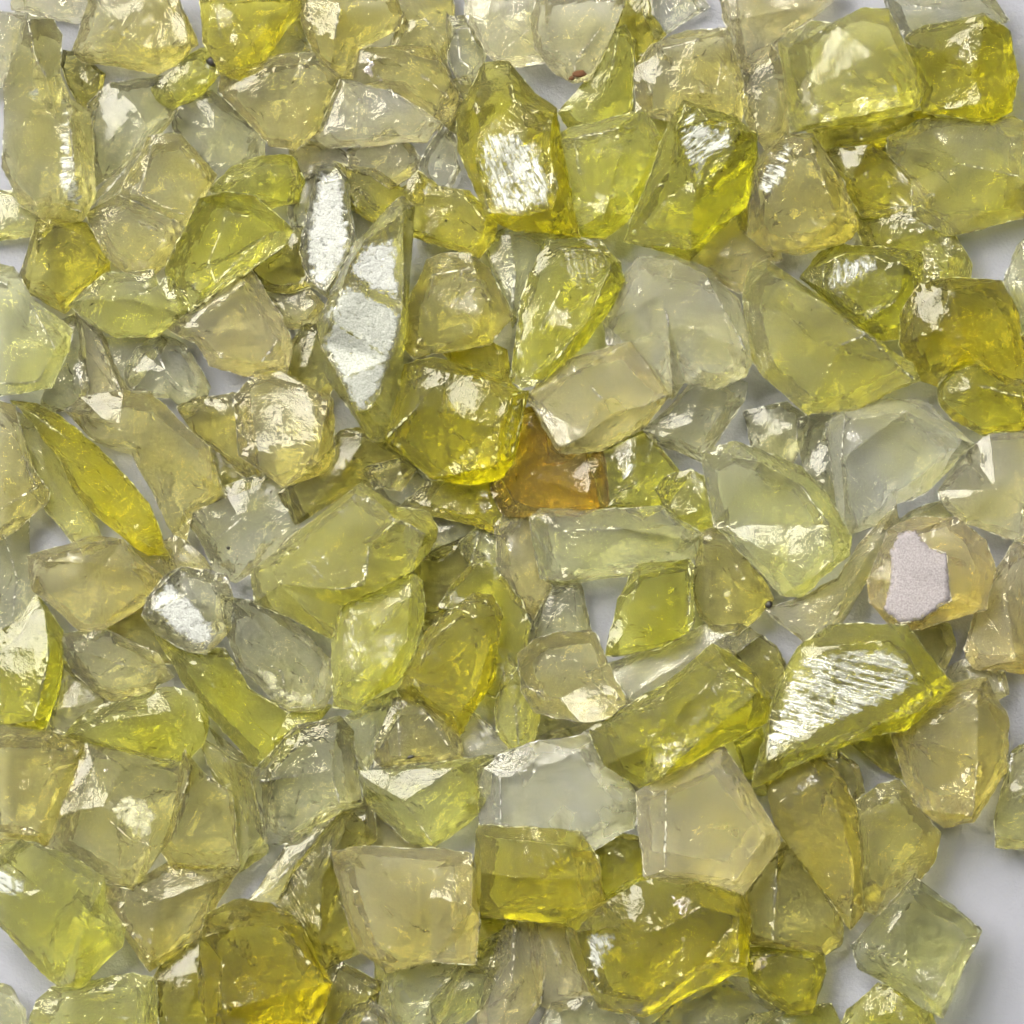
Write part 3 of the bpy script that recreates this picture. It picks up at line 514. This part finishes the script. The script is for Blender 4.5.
    for kind, Q in lines:
        for a, b in zip(Q, Q[1:] + (Q[:1] if kind != 'R' else [])):
            if kind in 'D' or rng.random() < (.45 if feats else .15): keep.add((rp(a), rp(b)))
    ok_r = {}
    sharp = [e for e in bm.edges if len(e.link_faces) == 2 and e.calc_face_angle(0) > .12 and near(e)]
    bmesh.ops.bevel(bm, geom=sharp, offset=BEV, segments=1, affect='EDGES', clamp_overlap=True, material=1)
    for f in bm.faces:
        if f.material_index and (f.calc_center_median().z < T*.40 or (cross_dist(P, f.calc_center_median().x, f.calc_center_median().y) > 2.5 and noise.noise(f.calc_center_median()/20 + seed) < .05)): f.material_index = 0
    bmesh.ops.triangulate(bm, faces=bm.faces)
    bmesh.ops.remove_doubles(bm, verts=bm.verts, dist=.15)
    split_long(bm, 8.0)
    bm.normal_update()
    crease = set()
    for e in bm.edges:
        if len(e.link_faces) == 2 and e.calc_face_angle(0) > .25:
            crease.update(v.index for v in e.verts)
    bm.verts.index_update()
    crease = set()
    for e in bm.edges:
        if len(e.link_faces) == 2 and e.calc_face_angle(0) > .25:
            crease.update(v.index for v in e.verts)
    mv = []
    for v in bm.verts:
        a = noise.noise(v.co/38 + seed)*2.8 + noise.noise(v.co/13 + seed*1.7)*.5 + noise.noise(v.co/4 + seed)*.2
        d = v.normal*a
        if v.index in crease:
            c = noise.noise_vector(v.co/3.2 + seed)
            d += Vector(c)*1.9 + Vector(noise.noise_vector(v.co/7.5 + seed))*.9
        mv.append(d)
    for v, d in zip(bm.verts, mv): v.co += d
    bm.normal_update()
    for f in bm.faces: f.smooth = True
    for e in bm.edges:
        e.smooth = not (len(e.link_faces) != 2 or e.calc_face_angle(0) > .17)
    return bm
BEV = .75

def to_mesh(bm, name, scale=U):
    me = bpy.data.meshes.new(name)
    for v in bm.verts: v.co *= scale
    bm.to_mesh(me)
    return me

def face_patch(bm, Q, rng, lift=.12):
    """thin ragged skin lying on the crystal's own surface"""
    tree = BVHTree.FromBMesh(bm)
    D = []
    for (x0, y0), (x1, y1) in zip(Q, Q[1:] + Q[:1]):
        l = math.hypot(x1-x0, y1-y0); k = max(1, int(l/3.0))
        for i in range(k):
            t = i/k; D.append((x0+(x1-x0)*t + rng.uniform(-.9, .9), y0+(y1-y0)*t + rng.uniform(-.9, .9)))
    grid = []
    xs = [p[0] for p in Q]; ys = [p[1] for p in Q]
    x = min(xs)
    while x < max(xs):
        y = min(ys)
        while y < max(ys):
            px, py = x + rng.uniform(-1, 1), y + rng.uniform(-1, 1)
            if inside(D, px, py) and cross_dist(D, px, py) > 2: grid.append((px, py))
            y += 5
        x += 5
    r = delaunay_2d_cdt([Vector(v) for v in D + grid], [], [list(range(len(D)))], 1, 1e-4)
    p = bmesh.new(); up = []; dn = []
    wl = p.verts.layers.float.new('edge_fade'); rimd = [min(1, cross_dist(D, co.x, co.y)/9) for co in r[0]]
    for co in r[0]:
        hit = tree.ray_cast(Vector((co.x, co.y, 999)), Vector((0, 0, -1)))
        z = hit[0].z if hit[0] is not None else None
        up.append(z); 
    ok = [i for i, z in enumerate(up) if z is not None]
    U_ = {i: p.verts.new((r[0][i].x, r[0][i].y, up[i] + lift + .2)) for i in ok}
    L_ = {i: p.verts.new((r[0][i].x, r[0][i].y, up[i] + lift)) for i in ok}
    for i in ok: U_[i][wl] = L_[i][wl] = rimd[i]
    for f in r[2]:
        if all(i in U_ for i in f):
            p.faces.new([U_[i] for i in f]); p.faces.new([L_[i] for i in reversed(f)])
    for e in [e for e in p.edges if e.is_boundary]:
        pass
    bnd = {}
    for f in r[2]:
        if not all(i in U_ for i in f): continue
        for a, b in zip(f, list(f[1:]) + [f[0]]):
            k = (min(a, b), max(a, b)); bnd[k] = bnd.get(k, 0) + 1
    for (a, b), c in bnd.items():
        if c == 1:
            try: p.faces.new((U_[a], U_[b], L_[b], L_[a]))
            except ValueError: pass
    bmesh.ops.recalc_face_normals(p, faces=p.faces)
    for f in p.faces: f.smooth = True
    return p

def straighten(P, eps):
    """broken chips have few long straight sides: drop the vertices that barely bend the outline"""
    P = list(P)
    while len(P) > 5:
        best = None
        for i in range(len(P)):
            a, b, c = P[i-1], P[i], P[(i+1) % len(P)]
            dx, dy = c[0]-a[0], c[1]-a[1]; l = math.hypot(dx, dy)+1e-6
            h = abs((b[0]-a[0])*dy - (b[1]-a[1])*dx)/l
            if best is None or h < best[0]: best = (h, i)
        if best[0] > eps: break
        P.pop(best[1])
    return P

# ------------------------------------------------------------------ the heap
def world(px, py, z):
    k = (DIST - z)/DIST
    return (px-512)*k*U, (512-py)*k*U
G = 4; GO = 60
H = np.zeros((int((1024+2*GO)/G), int((1024+2*GO)/G)))       # height of the pile so far

specs = []
for ln in DATA.strip().splitlines():
    lv, c, lab, out, ft = ln.split('|')
    specs.append((int(lv), c, lab, pts(out), ft))
specs = [s for _, s in sorted(enumerate(specs), key=lambda t: (t[1][0], t[0]))]
GROUP = 'rough yellow gemstones heaped on white paper'
labels = set()
stone_objs = []
for si, (lv, c, lab, out, ft) in enumerate(specs):
    assert lab not in labels, lab
    labels.add(lab)
    rng = random.Random(1000 + sum(ord(ch)*(i+1) for i, ch in enumerate(lab)))
    A, cx, cy = area_c(out)
    if not ft.startswith('n'): out = straighten(out, min(5.0, math.sqrt(abs(A))*.05)); A, cx, cy = area_c(out)
    grow = (10, 7, 4, 2)[lv]; rad = math.sqrt(abs(A)/3.14)
    out = [(cx + (x-cx)*(1+grow/rad*.8), cy + (y-cy)*(1+grow/rad*.8)) for x, y in out] if not ft.startswith('n') else out
    hk = 1.0; feats = []; patches = []; hollow = False
    for tok in ft.split(';'):
        tok = tok.strip()
        if not tok: continue
        if tok == 'n': hollow = True
        elif tok[0] == 'h': hk = float(tok[2:])
        elif tok[0] in 'RTD': feats.append((tok[0], pts(tok[2:])))
        elif tok[0] == 'F':
            _, kind, rest = tok.split(' ', 2); q = pts(rest); patches.append((kind, q))
            if abs(area_c(q)[0]) > 900: feats.append(('F', q))
    T = min(62, max(16, .46*math.sqrt(abs(A))))*hk
    # rest on what already lies below: mean of the taller part of the pile under the footprint
    k = .72; Ps = [((x-cx)*k+cx, (y-cy)*k+cy) for x, y in out]
    xs = [p[0] for p in Ps]; ys = [p[1] for p in Ps]; cells = []
    for gx in range(max(0, int((min(xs)+GO)/G)), min(H.shape[0], int((max(xs)+GO)/G)+1)):
        for gy in range(max(0, int((min(ys)+GO)/G)), min(H.shape[1], int((max(ys)+GO)/G)+1)):
            if inside(Ps, gx*G-GO+G/2, gy*G-GO+G/2): cells.append((gx, gy))
    if cells:
        hs = sorted(H[g] for g in cells); z0 = hs[int(len(hs)*.62)]
    else: z0 = 0
    z0 = min(z0, 22*lv + 4)
    z0 = max(z0, (0, 0, 8, 18)[lv]) if lv > 1 else z0
    for g in cells: H[g] = max(H[g], z0 + T*.72)
    zm = z0 + T*.7
    kp = (DIST - zm)/DIST
    P = [((x-cx)*kp, (cy-y)*kp) for x, y in out]
    F = [(kind, [((x-cx)*kp, (cy-y)*kp) for x, y in q]) for kind, q in feats]
    if area_c(P)[0] < 0: P.reverse()
    bm = crystal_bmesh(P, F, T, rng, hollow)
    pb = [(kind, face_patch(bm, [((x-cx)*kp, (cy-y)*kp) for x, y in q], rng)) for kind, q in patches]
    ob = bpy.data.objects.new('rough_gemstone', to_mesh(bm, 'rough_gemstone')); col.objects.link(ob)
    ob.data.materials.append(gem(c)); ob.data.materials.append(chip(c))
    wx, wy = world(cx, cy, zm)
    ob.location = (wx, wy, (z0 + .3)*U)
    ob['label'] = lab; ob['category'] = 'gemstone'; ob['group'] = GROUP
    for kind, b in pb:
        nm = {'chalk': 'frosted_face', 'pinkm': 'frosted_face', 'grind': 'frosted_face', 'pink': 'frosted_face', 'pale': 'milky_or_lit_face', 'crust': 'crusty_face'}.get(kind, 'glittering_face')  # pale patches paint lit spots and cloudy ones; glittering ones paint reflections
        o = bpy.data.objects.new(nm, to_mesh(b, nm)); col.objects.link(o); o.parent = ob
        o.data.materials.append(facem(kind)); b.free()
    stone_objs.append((ob, BVHTree.FromBMesh(bm)))     # bm is already in metres here
    bm.free()

# ------------------------------------------------------------------ small things
def simple_mat(name, c, rough=.6, spec=.5):
    m = bpy.data.materials.new(name); m.use_nodes = True; p = m.node_tree.nodes['Principled BSDF']
    n = nd(m.node_tree, 'ShaderNodeTexNoise', Scale=1/(2*U)); tc = nd(m.node_tree, 'ShaderNodeTexCoord'); m.node_tree.links.new(tc.outputs['Object'], n.inputs['Vector'])
    mx = nd(m.node_tree, 'ShaderNodeMix', data_type='RGBA'); mx.inputs['A'].default_value = (*c, 1); mx.inputs['B'].default_value = (*[v*.6 for v in c], 1)
    m.node_tree.links.new(n.outputs['Fac'], mx.inputs['Factor']); m.node_tree.links.new(mx.outputs['Result'], p.inputs['Base Color'])
    p.inputs['Roughness'].default_value = rough
    return m
def top_at(px, py):
    best = 0
    for z in (40*U,):
        wx, wy = world(px, py, 45)
        for ob, tr in stone_objs:
            o = Vector((wx, wy, .05)) - ob.location
            h = tr.ray_cast(o, Vector((0, 0, -1)))
            if h[0] is not None: best = max(best, h[0].z + ob.location.z)
    return wx, wy, best
black = simple_mat('black_grit', (.012, .010, .008), .5)
rust = simple_mat('rust_stain', (.10, .04, .012), .9)
def grain(px, py, r, mat, lab, name, sx=1, rotz=0):
    rng = random.Random(int(px*7+py)); b = bmesh.new(); bmesh.ops.create_icosphere(b, subdivisions=2, radius=r)
    for v in b.verts: v.co *= 1 + .35*noise.noise(v.co/r + Vector((px, py, 0))); v.co.x *= sx; v.co.z *= .6
    for f in b.faces: f.smooth = True
    o = bpy.data.objects.new(name, to_mesh(b, name)); b.free(); col.objects.link(o); o.data.materials.append(mat)
    wx, wy, z = top_at(px, py); o.location = (wx, wy, z + r*.3*U); o.rotation_euler.z = rotz
    o['label'] = lab; o['category'] = 'speck'; return o
grain(211, 61, 4.2, black, 'black speck lying on the small lime lump at the top left', 'speck', 1.3, -.5)
grain(769, 605, 3.9, black, 'round black speck on the paper edge beside the straw wing shaped stone', 'speck')
grain(228, 548, 1.9, black, 'tiny black speck on the flat scratched clear plate', 'speck', 1.2)
grain(446, 220, 1.4, black, 'tiny black dot on the flat amber gold stone', 'speck')
grain(411, 757, 1.8, black, 'dark hairlike crumb on the straw stone near the lower centre', 'speck', 2.2, .2)
grain(579, 74, 3.6, rust, 'rust brown crumb at the tip of the large cream stone', 'rust_crumb', 2.0, .1)
grain(572, 78, 2.4, rust, 'smaller rust crumb left of the bigger one on the cream stone', 'rust_crumb', 1.5, .5)

# ------------------------------------------------------------------ paper
def sheet():
    b = bmesh.new(); bmesh.ops.create_grid(b, x_segments=160, y_segments=160, size=.14)
    for v in b.verts:
        v.co.z = (noise.noise(v.co*30)*1.2 + noise.noise(v.co*90)*.4)*U - 1.8*U
    for f in b.faces: f.smooth = True
    me = bpy.data.meshes.new('paper_sheet'); b.to_mesh(me); b.free()
    o = bpy.data.objects.new('paper_sheet', me); col.objects.link(o); o['kind'] = 'structure'
    o['label'] = 'white paper sheet under the heap of stones'
    m = bpy.data.materials.new('white_paper'); m.use_nodes = True; nt = m.node_tree; p = nt.nodes['Principled BSDF']
    tc = nd(nt, 'ShaderNodeTexCoord')
    n = nd(nt, 'ShaderNodeTexNoise', Scale=1/(3*U), Detail=5.0); nt.links.new(tc.outputs['Object'], n.inputs['Vector'])
    nb = nd(nt, 'ShaderNodeTexNoise', Scale=1/(120*U), Detail=2.0); nt.links.new(tc.outputs['Object'], nb.inputs['Vector'])
    mx = nd(nt, 'ShaderNodeMix', data_type='RGBA'); mx.inputs['A'].default_value = (.215, .225, .268, 1); mx.inputs['B'].default_value = (.25, .258, .303, 1)
    nt.links.new(nb.outputs['Fac'], mx.inputs['Factor']); nt.links.new(mx.outputs['Result'], p.inputs['Base Color'])
    bp = nd(nt, 'ShaderNodeBump', Strength=.6, Distance=U); nt.links.new(n.outputs['Fac'], bp.inputs['Height']); nt.links.new(bp.outputs[0], p.inputs['Normal'])
    p.inputs['Roughness'].default_value = .7; me.materials.append(m)
sheet()

# ------------------------------------------------------------------ light, camera
w = bpy.data.worlds.new('World'); sc.world = w; w.use_nodes = True
nt = w.node_tree; bg = nt.nodes['Background']; bg.inputs['Strength'].default_value = 1.0
tc = nd(nt, 'ShaderNodeTexCoord'); sx = nd(nt, 'ShaderNodeSeparateXYZ'); nt.links.new(tc.outputs['Generated'], sx.inputs[0])
# the room: pale window side up left, dim ceiling overhead, dark far side
dt = nd(nt, 'ShaderNodeVectorMath', operation='DOT_PRODUCT'); dt.inputs[1].default_value = (-.60, .62, .38)
nt.links.new(tc.outputs['Generated'], dt.inputs[0])
cr = nd(nt, 'ShaderNodeValToRGB'); mr = nd(nt, 'ShaderNodeMapRange'); mr.inputs['From Min'].default_value = -1; mr.inputs['From Max'].default_value = 1
nt.links.new(dt.outputs['Value'], mr.inputs['Value']); nt.links.new(mr.outputs[0], cr.inputs['Fac'])
e = cr.color_ramp.elements; e[0].position = .25; e[0].color = (.035, .032, .028, 1); e[1].position = 1.0; e[1].color = (.75, .725, .65, 1)
x = e.new(.62); x.color = (.13, .125, .108, 1)
nt.links.new(cr.outputs['Color'], bg.inputs['Color'])
def lamp(name, loc, size, size_y, power, colr):
    l = bpy.data.lights.new(name, 'AREA'); l.shape = 'RECTANGLE'; l.size = size; l.size_y = size_y; l.energy = power; l.color = colr
    o = bpy.data.objects.new(name, l); col.objects.link(o); o.location = loc
    o.rotation_euler = (Vector((0, 0, 0)) - Vector(loc)).to_track_quat('-Z', 'Y').to_euler()
    return o
lamp('window_light', (-.55, .62, .95), 1.05, .8, 46, (1.0, .955, .85))
lamp('ceiling_lamp', (.25, .30, 1.1), .16, .16, 3.2, (1.0, .96, .90))

cam = bpy.data.cameras.new('camera'); co = bpy.data.objects.new('camera', cam); col.objects.link(co)
co.location = (0, 0, DIST*U); cam.sensor_width = 36; cam.lens = 36*DIST/1024
cam.clip_start = .01; cam.clip_end = 10
sc.camera = co
sc.view_settings.view_transform = 'Standard'; sc.view_settings.look = 'None'; sc.view_settings.exposure = 0.06; sc.view_settings.gamma = 1
sc.view_settings.use_curve_mapping = False
cy_ = sc.cycles
cy_.max_bounces = 9; cy_.transmission_bounces = 9; cy_.transparent_max_bounces = 12; cy_.diffuse_bounces = 3; cy_.glossy_bounces = 4; cy_.volume_bounces = 0
cy_.caustics_refractive = True; cy_.caustics_reflective = True; cy_.blur_glossy = 0.6; cy_.sample_clamp_indirect = 6
cy_.use_adaptive_sampling = True; cy_.use_light_tree = False; cy_.adaptive_threshold = .15; cy_.adaptive_min_samples = 8
cy_.use_denoising = True; cy_.denoiser = 'OPENIMAGEDENOISE'
